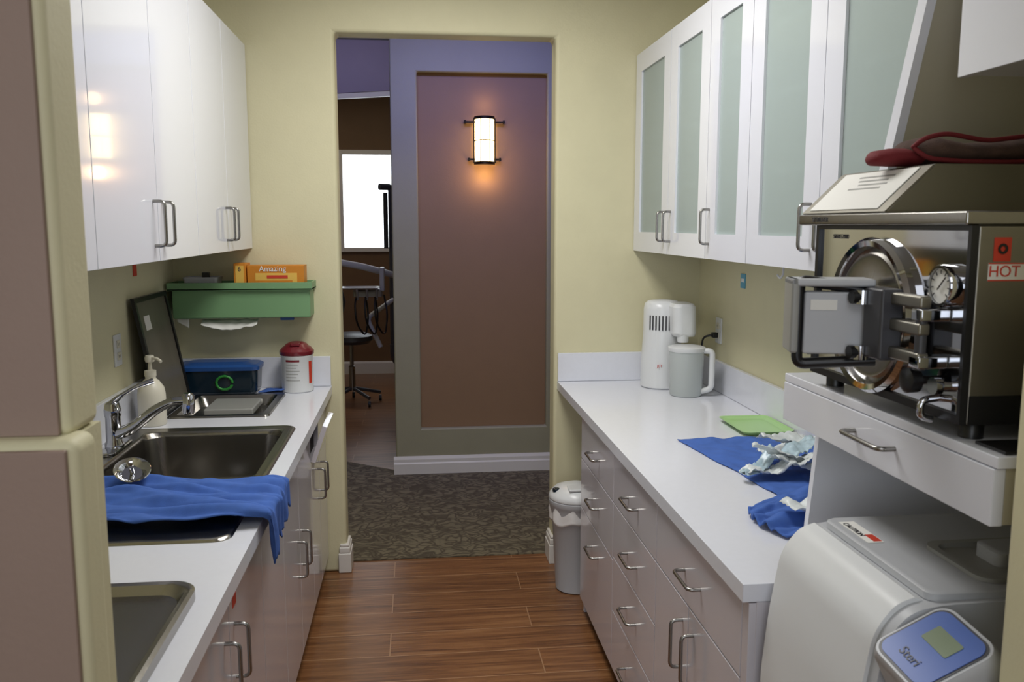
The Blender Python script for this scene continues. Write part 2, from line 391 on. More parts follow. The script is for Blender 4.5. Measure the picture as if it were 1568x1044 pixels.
ss=grp('sink_strainer')
mxs=Matrix.Rotation(math.radians(28),4,'X')@Matrix.Rotation(math.radians(10),4,'Y')
lathe('cup',[(.003,-.012),(.030,-.012),(.036,.0),(.046,.004),(.048,.008),(.046,.010),(.040,.007),(.033,.002),(.026,-.006),(.003,-.006)],(-.775,2.40,.985),'chrome',parent=ss,mx=mxs)
tube('knob',[(-.775,2.40,.98),(-.775,2.39,1.0)],.006,'chrome',ss)

wc2=grp('wipes_canister')
cx,cy=-.535,3.945
lathe('tub',[(.066,0),(.070,.004),(.070,.155),(.072,.158),(.072,.168)],(cx,cy,.9106),'wplas',parent=wc2)
lathe('lid',[(.073,.166),(.076,.170),(.076,.184),(.070,.190),(.064,.198),(.052,.206),(.046,.214),(.030,.222),(.004,.224)],(cx,cy,.9106),'redcap',parent=wc2)
box('lid_tab',cx-.02,cx+.02,cy-.055,cy-.012,1.118,1.133,'redcap',.004,wc2)
for k in range(7):
    z=1.05-.014*k; a0=-2.2; w=.9-.1*(k%3)
    bm=bmesh.new(); r=.0705
    A=[];B=[]
    for q in range(9):
        t=a0+w*q/8; A.append(bm.verts.new((cx+r*math.cos(t),cy+r*math.sin(t),z))); B.append(bm.verts.new((cx+r*math.cos(t),cy+r*math.sin(t),z+(.009 if k==0 else .003))))
    for q in range(8): bm.faces.new((A[q],A[q+1],B[q+1],B[q]))
    finish('label_line_%d'%k,bm,'grey' if k else 'redcap',None,wc2)
bm=bmesh.new(); A=[];B=[]
for q in range(5):
    t=-.65+.3*q/4; A.append(bm.verts.new((cx+.0706*math.cos(t),cy+.0706*math.sin(t),.95))); B.append(bm.verts.new((cx+.0706*math.cos(t),cy+.0706*math.sin(t),1.05)))
for q in range(4): bm.faces.new((A[q],A[q+1],B[q+1],B[q]))
finish('label_band',bm,'red',None,wc2)

cn=grp('storage_container')
rloft('tub',[(-1.035,-.715,3.885,4.030,.02,.9106),(-1.045,-.705,3.875,4.032,.03,.925),(-1.05,-.70,3.872,4.034,.03,1.02)],'navy',True,True,cn)
rloft('lid',[(-1.056,-.693,3.866,4.037,.034,1.018),(-1.058,-.691,3.864,4.038,.034,1.034),(-1.045,-.705,3.876,4.030,.03,1.042),(-1.03,-.72,3.89,4.02,.03,1.040),(-1.0,-.75,3.91,4.0,.03,1.052)],'bluelid',True,True,cn)
tube('contents_ring',[(-.84+.035*math.cos(t*.5),3.870,.965+.03*math.sin(t*.5)) for t in range(0,13)],.006,'green',cn)
sheet('cleaning_cloth',10,10,lambda u,v:(-.70+.11*u+.02*v,3.885+.10*v,.916+.006*noise.noise(Vector((u*5,v*5,3)))+.012*u*(1-v)),'bluecloth')

gd=grp('tissue_dispenser_shelf')
box('body',-1.055,-.465,3.91,YF-.001,1.245,1.375,'mint',.006,gd)
cells('tray_lip',[-1.07,-1.062,-.462,-.454],[3.893,3.901,YF-.009,YF-.001],lambda i,j: not(i==1 and j==1),'z',1.37,1.402,'mint',gd)
box('tray_floor',-1.07,-.454,3.893,YF-.001,1.368,1.376,'mint',.001,gd)
sheet('tissue_a',26,8,lambda u,v:(-.94+.24*u, 3.935+.05*v-.02, 1.240-.035*(1-v)*(0.5+.7*math.sin(u*3.1))-.004+.008*noise.noise(Vector((u*7,v*3,1)))),'paper',.0015,gd)
sheet('tissue_b',8,6,lambda u,v:(-1.045+.05*u,3.94,1.242-.03*v*(.4+u)),'paper',.0015,gd)
box('blue_clip',-.60,-.54,3.93,3.95,1.232,1.246,'bluelid',.003,gd)
gb=grp('glove_box')
box('carton_a',-.735,-.49,3.925,4.03,1.3765,1.475,'orange',.002,gb)
box('label',-.70,-.52,3.9235,3.9249,1.39,1.442,'yellow',0,gb)
text('title','Amazing',.034,(-.625,3.9225,1.460),(1,0,0),(0,0,1),'paper',gb)
box('stripe',-.70,-.54,3.9225,3.9236,1.40,1.41,'orange',0,gb)
box('swoosh',-.65,-.56,3.9222,3.9230,1.418,1.432,'red',0,gb)
gb2=grp('glove_box.001')
box('carton_b',-.79,-.739,3.915,4.03,1.3765,1.485,'orange',.002,gb2)
box('label_b',-.782,-.747,3.9135,3.9149,1.39,1.475,'yellow',0,gb2)
text('digit','6',.03,(-.765,3.9130,1.46),(1,0,0),(0,0,1),'dgrey',gb2)
dsh=grp('metal_dish')
rloft('dish',[(-1.0,-.87,3.92,4.03,.01,1.3765),(-1.01,-.86,3.915,4.035,.015,1.425),(-1.005,-.865,3.92,4.03,.012,1.425),(-.995,-.875,3.925,4.025,.01,1.385)],'lgrey',True,True,dsh)
box('clip',-.93,-.90,3.935,3.96,1.387,1.446,'black',.003,dsh)

fr=grp('framed_metal_tray')
lean=lambda z: -.985-(z-.912)/(1.375-.912)*.085
def leanbox(nm,y0,y1,z0,z1,off0,off1,m):
    bm=bmesh.new(); V=[]
    for z in (z0,z1):
        for (y,o_) in ((y0,off0),(y1,off0),(y1,off1),(y0,off1)):
            V.append(bm.verts.new((lean(z)+o_,y,z)))
    bm.faces.new(V[:4]); bm.faces.new(V[4:])
    for i in range(4): bm.faces.new((V[i],V[(i+1)%4],V[4+(i+1)%4],V[4+i]))
    finish(nm,bm,m,None,fr)
leanbox('bar_bottom',3.40,3.83,.9125,.93,0,.014,'black'); leanbox('bar_top',3.40,3.83,1.357,1.375,0,.014,'black')
leanbox('bar_near',3.40,3.42,.93,1.357,0,.014,'black'); leanbox('bar_far',3.81,3.83,.93,1.357,0,.014,'black')
leanbox('sheet',3.42,3.81,.93,1.357,.002,.007,'film')
leanbox('paper_note',3.48,3.55,1.245,1.30,.0075,.0085,'paper')
def wallplate(name,x,y,z,s,kind='outlet'):
    g=grp(name)
    box('plate',min(x,x+s*.006),max(x,x+s*.006),y-.037,y+.037,z-.058,z+.058,'wplas',.002,g)
    for dz in (-.022,.022):
        box('face%d'%(dz>0),min(x+s*.006,x+s*.009),max(x+s*.006,x+s*.009),y-.016,y+.016,z+dz-.014,z+dz+.014,'ivory',.001,g)
        for dy in (-.006,.006): box('slot',min(x+s*.009,x+s*.0095),max(x+s*.009,x+s*.0095),y+dy-.001,y+dy+.001,z+dz-.005,z+dz+.005,'black',0,g)
    return g
wallplate('wall_outlet',XL,3.27,1.20,1)
wallplate('wall_outlet.001',XR,3.765,1.18,-1)
box('wall_tag',XL,XL+.004,3.50,3.54,1.455,1.515,'red',.001)
tg=grp('wall_sticker'); box('card',XR-.004,XR,3.47,3.52,1.39,1.45,'tagblue',.001,tg); box('mark',XR-.0045,XR-.004,3.48,3.51,1.415,1.43,'paper',0,tg)

# ------------------------------------------------------------------ left towel
def towelL(u,v):
    hang=.15-.075*v+.012*noise.noise(Vector((v*6,2,0)))
    tot=.56+hang
    s=u*tot
    y=2.105+.355*v + .03*(u-.5)*(1 if v<.5 else -.2)+.010*noise.noise(Vector((u*5,v*1.5,5)))
    if v<.02: y+= .012*math.sin(u*9)
    ridge=noise.noise(Vector((u*2.2+v*1.1,v*7+u*2.6,1.3)))
    rid2=noise.noise(Vector((u*5,v*15+u*6,7)))
    h=.934+.042*abs(ridge)+.014*rid2
    if s<.56:
        x=-.955+s; z=h
        if s>.52:
            t=(s-.52)/.04; z-=.006*t*t
    else:
        d=s-.56; x=-.389+.010+.016*noise.noise(Vector((v*9,d*6,3)))+.008; z=h-.006-d
        y+=.06*d/.15*(1-v)+.012*noise.noise(Vector((v*4,d*10,9)))
        if d<.012: x-=.012-d
    return (x,y,max(z,.925) if s<.56 else z)
sheet('surgical_towel',110,70,towelL,'bluecloth',.004)

# ------------------------------------------------------------------ left uppers
lu=grp('wall_cabinet')
UB,UT=1.548,2.435
box('carcass',XL+.001,-.7495,2.02,YF-.002,UB+.002,UT-.002,'lam',0,lu)
box('gap_shade_sheet',-.7495,-.7475,2.03,YF-.01,UB+.004,UT-.004,'gap',0,lu)  # dark sheet added behind the doors to paint shade into their gaps
sm=[YF-.004,3.56,3.07,2.61,2.11]
for i,(b,a) in enumerate(zip(sm,sm[1:])):
    box('door_%d'%i,-.747,-.730,a+.0022,b-.0022,UB,UT,'lam',.0012,lu)
box('filler',-.747,-.730,2.02,2.1080,UB,UT,'lam',.0012,lu)
for i,y in enumerate((3.60,3.52,2.655,2.565)):
    pull('pull_%d'%i,(-.730,y,1.655),(0,0,1),(1,0,0),.125,lu)

# ------------------------------------------------------------------ right base + counter
rb=grp('base_cabinet.001')
box('carcass',.7025,XR-.002,1.675,3.497,.085,.869,'gap',0,rb)
box('toe_kick',.76,XR-.002,1.675,3.497,0,.085,'dgrey',0,rb)
box('end_panel_far',.70,XR-.002,3.497,3.515,0,.869,'lamlow',.001,rb)
box('end_panel_near',.70,XR-.002,1.662,1.675,0,.869,'lamlow',.001,rb)
F0,F1=.684,.702
def front(nm,y0,y1,z0,z1): box(nm,F0,F1,y0+.0026,y1-.0026,z0+.0024,z1-.0024,'lamlow',.0012,rb)
zb=.065
for nm,(y0,y1),zs,hz in (('bank_a',(2.91,3.513),[zb,.47,.68,.866],[.38,.575,.765]),('bank_b',(2.36,2.91),[zb,.285,.485,.68,.866],[.17,.385,.575,.765])):
    for k,(a,b) in enumerate(zip(zs,zs[1:])):
        front('%s_drawer_%d'%(nm,k),y0,y1,a,b)
        pull('%s_pull_%d'%(nm,k),(F0,(y0+y1)/2,hz[k]),(0,1,0),(-1,0,0),.125,rb)
front('bank_c_drawer',1.70,2.36,.68,.866); pull('bank_c_pull',(F0,2.03,.765),(0,1,0),(-1,0,0),.125,rb)
front('door_a',2.055,2.36,zb,.68); front('door_b',1.70,2.055,zb,.68)
pull('door_pull_a',(F0,2.10,.56),(0,0,1),(-1,0,0),.13,rb); pull('door_pull_b',(F0,2.01,.56),(0,0,1),(-1,0,0),.13,rb)
box('filler',F0,F1,1.664,1.698,zb,.866,'lamlow',.001,rb)
cr=grp('countertop.001')
box('slab',.668,XR-.001,1.660,YF-.001,.87,.91,'ctop',.0015,cr)
box('backsplash_far',.670,XR-.001,YF-.020,YF-.001,.911,1.047,'ctop',.002,cr)
box('backsplash_side',XR-.020,XR-.001,1.88,YF-.021,.911,1.047,'ctop',.002,cr)

# ------------------------------------------------------------------ right uppers with frosted glass
ru=grp('glass_wall_cabinet')
XF=1.03; B0,T0=1.532,2.425
ys=[YF-.004,3.502,3.026,2.639,2.15]
box('back',XR-.012,XR-.001,1.9,YF-.002,B0,T0,'lam',0,ru)
box('bottom',XF+.02,XR-.012,1.90,YF-.002,B0,B0+.018,'lam',0,ru)
box('top',XF+.02,XR-.012,1.62,YF-.002,T0-.018,T0,'lam',0,ru)
box('side_far',XF+.02,XR-.012,YF-.022,YF-.002,B0+.018,T0-.018,'lam',0,ru)
for k,z in enumerate((1.80,2.02,2.22)): box('shelf_%d'%k,XF+.03,XR-.013,1.85,YF-.023,z,z+.018,'lam',0,ru)
st=.092
for i,(b,a) in enumerate(zip(ys,ys[1:])):
    a+=.0022;b-=.0022
    cells('door_frame_%d'%i,[a,a+st,b-st,b],[B0,B0+.088,T0-.085,T0],lambda p,q: not(p==1 and q==1),'x',XF,XF+.02,'lam',ru)
    box('pane_%d'%i,XF+.008,XF+.013,a+st-.004,b-st+.004,B0+.084,T0-.081,'frost',0,ru)
def yz_near(z): return 1.915-.35*(z-B0)
bm=bmesh.new()
b=2.1485
out=[(b,B0),(yz_near(B0),B0),(yz_near(T0),T0),(b,T0)]
inn=[(b-st,B0+.088),(yz_near(B0+.088)+.035,B0+.088),(yz_near(T0-.085)+.035,T0-.085),(b-st,T0-.085)]
V={}
for k,X in enumerate((XF,XF+.02)):
    for n_,pp in (('o',out),('i',inn)):
        V[n_,k]=[bm.verts.new((X,p[0],p[1])) for p in pp]
for i in range(4):
    j=(i+1)%4
    for k in (0,1): bm.faces.new((V['o',k][i],V['o',k][j],V['i',k][j],V['i',k][i]))
    bm.faces.new((V['o',0][i],V['o',0][j],V['o',1][j],V['o',1][i])); bm.faces.new((V['i',0][i],V['i',0][j],V['i',1][j],V['i',1][i]))
finish('door_frame_raked',bm,'lam',None,ru)
prism('pane_raked',inn,'x',XF+.008,XF+.013,'frost',0,ru)
prism('side_near',[(yz_near(B0)+.002,B0),(yz_near(T0)+.002,T0),(yz_near(T0)+.02,T0),(yz_near(B0)+.02,B0)],'x',XF+.02,XR-.002,'tan',0,ru)
for i,(y) in enumerate((3.545,3.46,2.99,2.195,2.105)):
    pull('pull_%d'%i,(XF,y,1.645),(0,0,1),(-1,0,0),.12,ru)
tube('hook',[(1.06,2.42,1.534),(1.06,2.42,1.51),(1.06,2.44,1.495),(1.06,2.46,1.505)],.003,'wplas',ru,fr=.008)
hc=grp('wall_cabinet.001')
box('carcass',XF+.02,XR-.001,1.17,1.585,1.93,2.6,'lam',0,hc)
box('door_a',XF,XF+.018,1.385,1.60,1.928,2.6,'lam',.0015,hc); box('door_b',XF,XF+.018,1.16,1.382,1.928,2.6,'lam',.0015,hc)

# ------------------------------------------------------------------ water distiller + pitcher
wd=grp('water_distiller')
dx,dy=1.125,3.87
lathe('boiler_base',[(.088,0),(.095,.006),(.094,.12),(.086,.26)],(dx,dy,.911),'wplas',parent=wd)
lathe('head',[(.086,.26),(.086,.36),(.081,.385),(.065,.398),(.03,.402),(.002,.403)],(dx,dy,.911),'wplas',parent=wd)
for k in range(9):
    t=math.radians(215+k*10); r=.0865
    box('vent_%d'%k,dx+r*math.cos(t)-.0025,dx+r*math.cos(t)+.0025,dy+r*math.sin(t)-.003,dy+r*math.sin(t)+.003,.911+.27,.911+.335,'dgrey',0,wd)
bm_=[(1.145,1.235,3.71,3.86,.03,1.160),(1.135,1.24,3.70,3.87,.035,1.175),(1.13,1.236,3.70,3.87,.035,1.29),(1.14,1.226,3.71,3.86,.03,1.305)]
rloft('arm',bm_,'wplas',True,True,wd)
lathe('nozzle',[(.022,0),(.026,.008),(.026,.035)],(1.18,3.73,1.134),'wplas',parent=wd)
text('logo','JET',.018,(dx-.035,dy-.0945,1.02),(1,0,0),(0,0,1),'red',wd)
wp=grp('water_pitcher')
px,py=1.175,3.655
lathe('jug',[(.066,0),(.070,.005),(.076,.19),(.078,.195)],(px,py,.911),'smoke',parent=wp)
lathe('lid',[(.079,.195),(.081,.198),(.081,.212),(.07,.216),(.03,.217),(.002,.217)],(px,py,.911),'wplas',parent=wp)
tube('handle',[(px+.06,py-.03,1.11),(px+.100,py-.05,1.11),(px+.098,py-.05,.945),(px+.055,py-.03,.93)],.013,'wplas',wp,fr=.02)
tube('power_cord',[(1.352,3.765,1.16),(1.325,3.765,1.16),(1.29,3.78,1.15),(1.285,3.80,1.05),(1.30,3.80,.93),(1.27,3.83,.918),(1.235,3.87,.92)],.0045,'black',None,fr=.04)
box('power_plug',1.325,1.3505,3.75,3.78,1.148,1.172,'black',.004)

gt=rloft('instrument_tray.001',[(1.16,1.315,2.90,3.13,.02,.9106),(1.145,1.33,2.885,3.145,.03,.925),(1.138,1.336,2.878,3.152,.03,.927),(1.15,1.325,2.89,3.14,.028,.922),(1.165,1.31,2.905,3.125,.02,.9135)],'limep')
def quad(A,B,C,D,u,v):
    A,B,C,D=map(Vector,(A,B,C,D)); return A*(1-u)*(1-v)+B*u*(1-v)+C*u*v+D*(1-u)*v
tw=grp('surgical_towel.001')
def tow1(u,v):
    p=quad((.895,2.86),(1.33,2.83),(1.33,2.16),(.985,2.22),u,v)
    e=.012*noise.noise(Vector((u*4,v*4,1)))
    z=.914+.020*abs(noise.noise(Vector((u*2.3+v,v*3.2-u,4))))*min(1,4*u)+.004*noise.noise(Vector((u*12,v*12,2)))
    return (min(p.x+e,1.335),p.y+e,max(z,.9135))
sheet('spread_half',60,70,tow1,'bluecloth',.003,tw)
def tow2(u,v):
    p=quad((.855,2.11),(1.25,2.31),(1.30,1.88),(.865,1.895),u,v)
    r=noise.noise(Vector((u*3+1,v*5+u*2,8)))
    z=.918+.045*abs(r)*min(1,6*v)*(1-.3*u)+.020*math.exp(-((v-.15)/.2)**2)*min(1,u*4)+.006*noise.noise(Vector((u*14,v*14,2)))
    return (p.x-.03*math.sin(v*3.14)*(1-u),p.y+.012*noise.noise(Vector((u*5,v*5,1))),max(z,.9135))
sheet('gathered_half',60,60,tow2,'bluecloth',.003,tw)
pg=grp('sterilization_pouches')
for k in range(8):
    ang=random.uniform(-1.0,.9)+.6; L=random.uniform(.15,.22); W=random.uniform(.05,.075)
    c=Vector((1.08+random.uniform(-.10,.09),2.44+random.uniform(-.09,.11))); zz=.946+.006*k
    def pf(u,v,ang=ang,L=L,W=W,c=c,zz=zz,k=k):
        a=(u-.5)*L; b_=(v-.5)*W*(.5+.5*math.sin(min(1,u*1.6+.1)*1.57))
        x=c.x+a*math.cos(ang)-b_*math.sin(ang); y=c.y+a*math.sin(ang)+b_*math.cos(ang)
        z=zz+.030*noise.noise(Vector((u*2.3+k,v*1.3,k*1.7)))+.014*abs(noise.noise(Vector((u*8,v*4,k))))+(u-.5)*.04*(-1)**k
        return (x,y,max(z,.938))
    sheet('pouch_%d'%k,24,12,pf,('pouch','pouch','pouchb','pouch')[k%4],.001,pg)
sheet('sterilization_pouches.001',14,8,lambda u,v:(.90+.14*u-.01*v,1.93+.07*v+.02*u,.970+.02*noise.noise(Vector((u*4,v*4,5)))),'pouch',.0012)

# ------------------------------------------------------------------ steriliser stand with drawer
sd=grp('sterilizer_stand')
BX=.83; ZB,ZT=1.212,1.318
box('shelf_box',BX+.02,XR-.001,1.14,1.865,ZB+.002,ZT-.018,'tan',.001,sd)
box('top',BX+.002,XR-.001,1.135,1.868,ZT-.018,ZT,'lam',.002,sd)
box('drawer_front',BX,BX+.02,1.14,1.866,ZB,ZT-.019,'lam',.002,sd)
pull('drawer_pull',(BX,1.47,1.262),(0,1,0),(-1,0,0),.14,sd)
prism('side_panel',[(.885,.9115),(.91,ZB+.001),(XR-.022,ZB+.001),(XR-.022,.9115)],'y',1.84,1.858,'lam',0,sd)
box('back_panel',XR-.016,XR-.001,1.14,1.655,.65,ZB,'tan',0,sd)
lc=grp('base_cabinet.002')
box('carcass',.72,XR-.002,1.16,1.655,0,.64,'lamlow',.002,lc)
box('door',.702,.72,1.162,1.653,.06,.638,'lamlow',.002,lc)

# ------------------------------------------------------------------ lower autoclave
ac=grp('tabletop_autoclave')
raw=[(1.30,0,.642),(.706,0,.642),(.702,0,.72),(.716,0,.87),(.737,0,.995),(.775,0,1.040),(.83,0,1.049),(1.30,0,1.056)]
prof=[(p.x,p.z) for p in fil(raw,.035,6)]
prism('housing',prof,'y',1.235,1.635,'lgrey',0,ac,smooth=30)
rawd=[(.700,0,.66),(.698,0,.73),(.711,0,.87),(.732,0,.997),(.768,0,1.042),(.80,0,1.052)]
o1=fil([(x-.002,y,z) for x,y,z in rawd],.035,6); o2=[p+Vector((.02,0,-.008)) for p in o1]
prism('door_skin',[(p.x,p.z) for p in o1]+[(p.x,p.z) for p in o2][::-1],'y',1.262,1.622,'wplas',0,ac,smooth=30)
rloft('top_lid',[(.815,1.255,1.25,1.618,.02,1.048),(.815,1.255,1.25,1.618,.02,1.060),(.821,1.249,1.256,1.612,.018,1.064)],'lgrey',True,True,ac)
rloft('lid_recess_ring',[(.92,1.20,1.27,1.45,.03,1.0645),(.92,1.20,1.27,1.45,.03,1.072),(.935,1.185,1.285,1.435,.025,1.072),(.94,1.18,1.29,1.43,.02,1.0648)],'grey',True,True,ac)
rloft('lid_grip',[(.99,1.12,1.33,1.40,.015,1.065),(.99,1.12,1.33,1.40,.015,1.088),(.998,1.112,1.338,1.392,.012,1.093)],'lgrey',True,True,ac)
box('warning_label',.830,.862,1.47,1.585,1.0644,1.0650,'paper',0,ac)
text('warning_text','CAUTION',.016,(.838,1.54,1.0655),(0,-1,0),(1,0,0),'dgrey',ac)
box('warning_mark',.844,.860,1.475,1.51,1.0651,1.0656,'red',0,ac)
T=Matrix.Translation((.772,1.168,1.000))@Matrix.Rotation(math.radians(-26),4,'Y')@Matrix.Rotation(math.radians(10),4,'X')
rloft('control_pod',[(-.065,.075,-.065,.06,.025,-.10),(-.07,.08,-.07,.065,.03,.005),(-.064,.074,-.064,.059,.025,.018)],'lgrey',True,True,ac,mx=T)
rloft('panel_bezel',[(-.060,.069,-.060,.055,.022,.0181),(-.060,.069,-.060,.055,.022,.0192)],'dgrey',True,True,ac,mx=T)
rloft('panel_blue',[(-.056,.065,-.056,.051,.02,.0182),(-.056,.065,-.056,.051,.02,.0205)],'bluepan',True,True,ac,mx=T)
rloft('display',[(.004,.038,-.032,.024,.003,.0206),(.004,.038,-.032,.024,.003,.0215)],'lcd',True,True,ac,mx=T)
R3=T.to_3x3(); pl=T@Vector((-.032,.0,.0212)); 
text('panel_logo','Steri',.022,pl,R3@Vector((0,-1,0)),R3@Vector((1,0,0)),'dgrey',ac)
box('side_clip',.745,.80,1.225,1.25,.90,.99,'grey',.006,ac)

# ------------------------------------------------------------------ chrome steriliser on the stand
st_=grp('chemical_vapor_sterilizer')
SX=.84; Y0,Y1=1.225,1.735; Z0,Z1=1.345,1.650
box('body',SX,1.34,Y0,Y1,Z0,Z1,'ssd',.004,st_)
box('front_plate',SX-.006,SX,Y0+.01,Y1-.008,Z0+.012,Z1-.005,'chrome',.002,st_)
cells('front_bezel',[Y0,Y0+.008,Y1-.012,Y1],[Z0,Z0+.014,Z1-.008,Z1],lambda i,j: not(i==1 and j==1),'x',SX-.012,SX,'black',st_)
box('side_base_band',SX+.002,1.341,Y0-.003,Y0,Z0,Z0+.045,'black',0,st_)
for k,(x,y) in enumerate(((SX+.03,Y0+.03),(SX+.03,Y1-.03),(1.30,Y0+.03),(1.30,Y1-.03))):
    lathe('foot_%d'%k,[(.018,0),(.018,.022),(.014,.028)],(x,y,ZT+.0005),'black',parent=st_)
box('top_lip',SX-.022,1.34,Y0,1.80,Z1,Z1+.022,'ss',.004,st_)
HT=1.758
hp=[(SX-.018,Z1+.0225),(1.335,Z1+.0225),(1.335,HT),(.912,HT)]
prism('upper_housing',hp,'y',1.465,1.80,'ssd',.003,st_)
sv=Vector((.912-(SX-.018),0,HT-(Z1+.0225))); sl=sv.length; sv.normalize(); nrm=Vector((-sv.z,0,sv.x))
def slope(name,a0,a1,y0,y1,h,m):
    o0=Vector((SX-.018,0,Z1+.0225)); bm=bmesh.new(); V=[]
    for hh in (.0006,h):
        for a,y in ((a0,y0),(a1,y0),(a1,y1),(a0,y1)):
            p=o0+sv*a*sl+nrm*hh; V.append(bm.verts.new((p.x,y,p.z)))
    bm.faces.new(V[:4]); bm.faces.new(V[4:])
    for i in range(4): bm.faces.new((V[i],V[(i+1)%4],V[4+(i+1)%4],V[4+i]))
    finish(name,bm,m,None,st_)
slope('notice_card',.08,.94,1.50,1.77,.002,'paper')
for k in range(4):
    slope('notice_line_%d'%k,.80-.09*k,.83-.09*k,1.56+.01*(k%2),1.69-.012*(k%3),.0026,'grey')
box('hazard_label',.865,.893,Y0-.0008,Y0,1.596,1.632,'red',0,st_)
lathe('hazard_symbol',[(.004,-.0006),(.004,0),(.008,0),(.008,-.0006)],(.879,Y0-.0014,1.615),'black','y',parent=st_,cap=False)
box('hot_label',.858,.945,Y0-.0008,Y0,1.567,1.594,'paper',0,st_)
text('hot_text','HOT',.024,(.884,Y0-.0012,1.5805),(1,0,0),(0,0,1),'red',st_)
box('hot_rule_a',.858,.945,Y0-.0012,Y0-.0008,1.5665,1.5685,'red',0,st_); box('hot_rule_b',.858,.945,Y0-.0012,Y0-.0008,1.592,1.594,'red',0,st_)
DX=SX-.006; dc=(DX,1.50,1.487)
lathe('door_ring',[(.140,0),(.142,-.012),(.136,-.020),(.126,-.018),(.122,-.008),(.122,0)],dc,'chrome','x',48,st_,cap=False)
lathe('door_disc',[(.122,-.006),(.112,-.012),(.105,-.010),(.060,-.020),(.03,-.024),(.002,-.025)],dc,'ss','x',48,st_)
for k,z in enumerate((1.440,1.487,1.530)):
    box('yoke_bar_%d'%k,DX-.050,DX-.030,1.275,1.55,z-.010,z+.010,'ssd',.004,st_)
box('yoke_block',DX-.066,DX-.026,1.36,1.42,1.425,1.545,'dgrey',.005,st_)
lathe('yoke_screw',[(.020,0),(.020,-.02),(.012,-.024),(.012,-.045)],(DX-.05,1.50,1.487),'chrome','x',20,st_)
lathe('hinge_pin',[(.009,-.065),(.009,.035)],(DX-.040,1.285,1.487),'dgrey','z',16,st_)
for k,z in enumerate((1.435,1.510)):
    box('hinge_lug_%d'%k,DX-.05,DX,1.27,1.30,z-.010,z+.010,'chrome',.003,st_)
hx0,hx1=.665,.800; hy=1.43
tube('handle_frame',[(hx1,hy,1.535),(hx0+.01,hy+.04,1.555),(hx0+.01,hy+.04,1.405),(hx1,hy,1.415)],.010,'black',st_,fr=.015)
for k,(z) in enumerate((1.528,1.432)):
    tube('handle_pivot_%d'%k,[(.745,hy-.012,z),(.80,hy-.012,z)],.012,'black',st_)
    lathe('pivot_knob_%d'%k,[(.014,-.012),(.014,.012)],(.765,hy-.012,z),'chrome','z',16,st_)
T2=Matrix.Translation((.735,hy+.025,1.483))@Matrix.Rotation(math.radians(-14),4,'Z')
def tb(name,x0,x1,y0,y1,z0,z1,m,bev):
    o=box(name,x0,x1,y0,y1,z0,z1,m,bev,st_); o.data.transform(T2)
tb('handle_plate',-.055,.06,-.015,.015,-.058,.052,'lgrey',.004)
tb('handle_guard',-.080,-.066,-.03,.045,-.055,.075,'grey',.004)
tb('handle_guard_top',-.080,.06,-.03,.045,.062,.075,'lgrey',.004)
tb('handle_label',-.045,.0,-.0165,-.015,.02,.038,'paper',0)
g0=(DX,1.278,1.556)
lathe('gauge_case',[(.034,0),(.034,-.016),(.032,-.020),(.028,-.020),(.028,-.016)],g0,'chrome','x',32,st_,cap=False)
lathe('gauge_face',[(.0281,-.015),(.001,-.0152)],g0,'paper','x',32,st_)
for k in range(9):
    t=math.radians(-40+k*32.5); 
    tube('gauge_tick_%d'%k,[(DX-.017,g0[1]+.019*math.cos(t),g0[2]+.019*math.sin(t)),(DX-.017,g0[1]+.025*math.cos(t),g0[2]+.025*math.sin(t))],.0009,'black',st_,n=5)
tube('gauge_needle',[(DX-.018,g0[1]+.006,g0[2]-.006),(DX-.018,g0[1]-.014,g0[2]+.014)],.0012,'black',st_,n=5)
lathe('knob_a',[(.006,0),(.008,-.02),(.020,-.024),(.021,-.042),(.015,-.046)],(DX,1.315,1.400),'black','x',20,st_)
lathe('knob_b',[(.006,0),(.008,-.015),(.014,-.018),(.014,-.03)],(DX,1.262,1.400),'chrome','x',20,st_)
tube('drain_pipe',[(DX,1.29,1.375),(DX-.03,1.29,1.372),(DX-.03,1.29,1.345),(DX-.01,1.29,1.340)],.006,'chrome',st_,fr=.012)
lathe('knob_c',[(.006,0),(.008,-.02),(.016,-.024),(.016,-.04)],(DX,1.68,1.405),'black','x',20,st_)
text('front_label','SERIES 2000',.012,(DX-.001,1.64,1.628),(0,-1,0),(0,0,1),'dgrey',st_)
text('lip_label','STERILIZER',.014,(SX-.0225,1.70,Z1+.011),(0,-1,0),(0,0,1),'dgrey',st_)
box('metal_plate',.85,.98,1.145,1.215,ZT+.0005,ZT+.005,'black',.001)

om=grp('oven_mitt')
def mitt(name,pts,m,parent,fl=.55):
    bm=bmesh.new(); rings=[]; n=20
    for (x,y,z,w,h) in pts:
        rings.append([bm.verts.new((x,y+w*math.cos(2*math.pi*k/n),z+h*math.sin(2*math.pi*k/n))) for k in range(n)])
    for a,b_ in zip(rings,rings[1:]):
        for i in range(n): bm.faces.new((a[i],a[(i+1)%n],b_[(i+1)%n],b_[i]))
    bm.faces.new(rings[0]); bm.faces.new(rings[-1])
    return finish(name,bm,m,80,parent)
zt=HT+.002
mitt('palm',[(.925,1.60,zt+.032,.02,.008),(.935,1.60,zt+.030,.05,.02),(.97,1.60,zt+.030,.072,.028),(1.03,1.60,zt+.024,.076,.021),(1.10,1.60,zt+.026,.076,.024),(1.15,1.60,zt+.029,.070,.027),(1.175,1.60,zt+.03,.05,.024),(1.182,1.60,zt+.03,.03,.012)],'mitt',om)
mitt('thumb',[(.86,1.60,zt+.014,.012,.006),(.87,1.60,zt+.016,.03,.014),(.90,1.60,zt+.018,.038,.017),(.95,1.60,zt+.018,.045,.017)],'mittred',om)
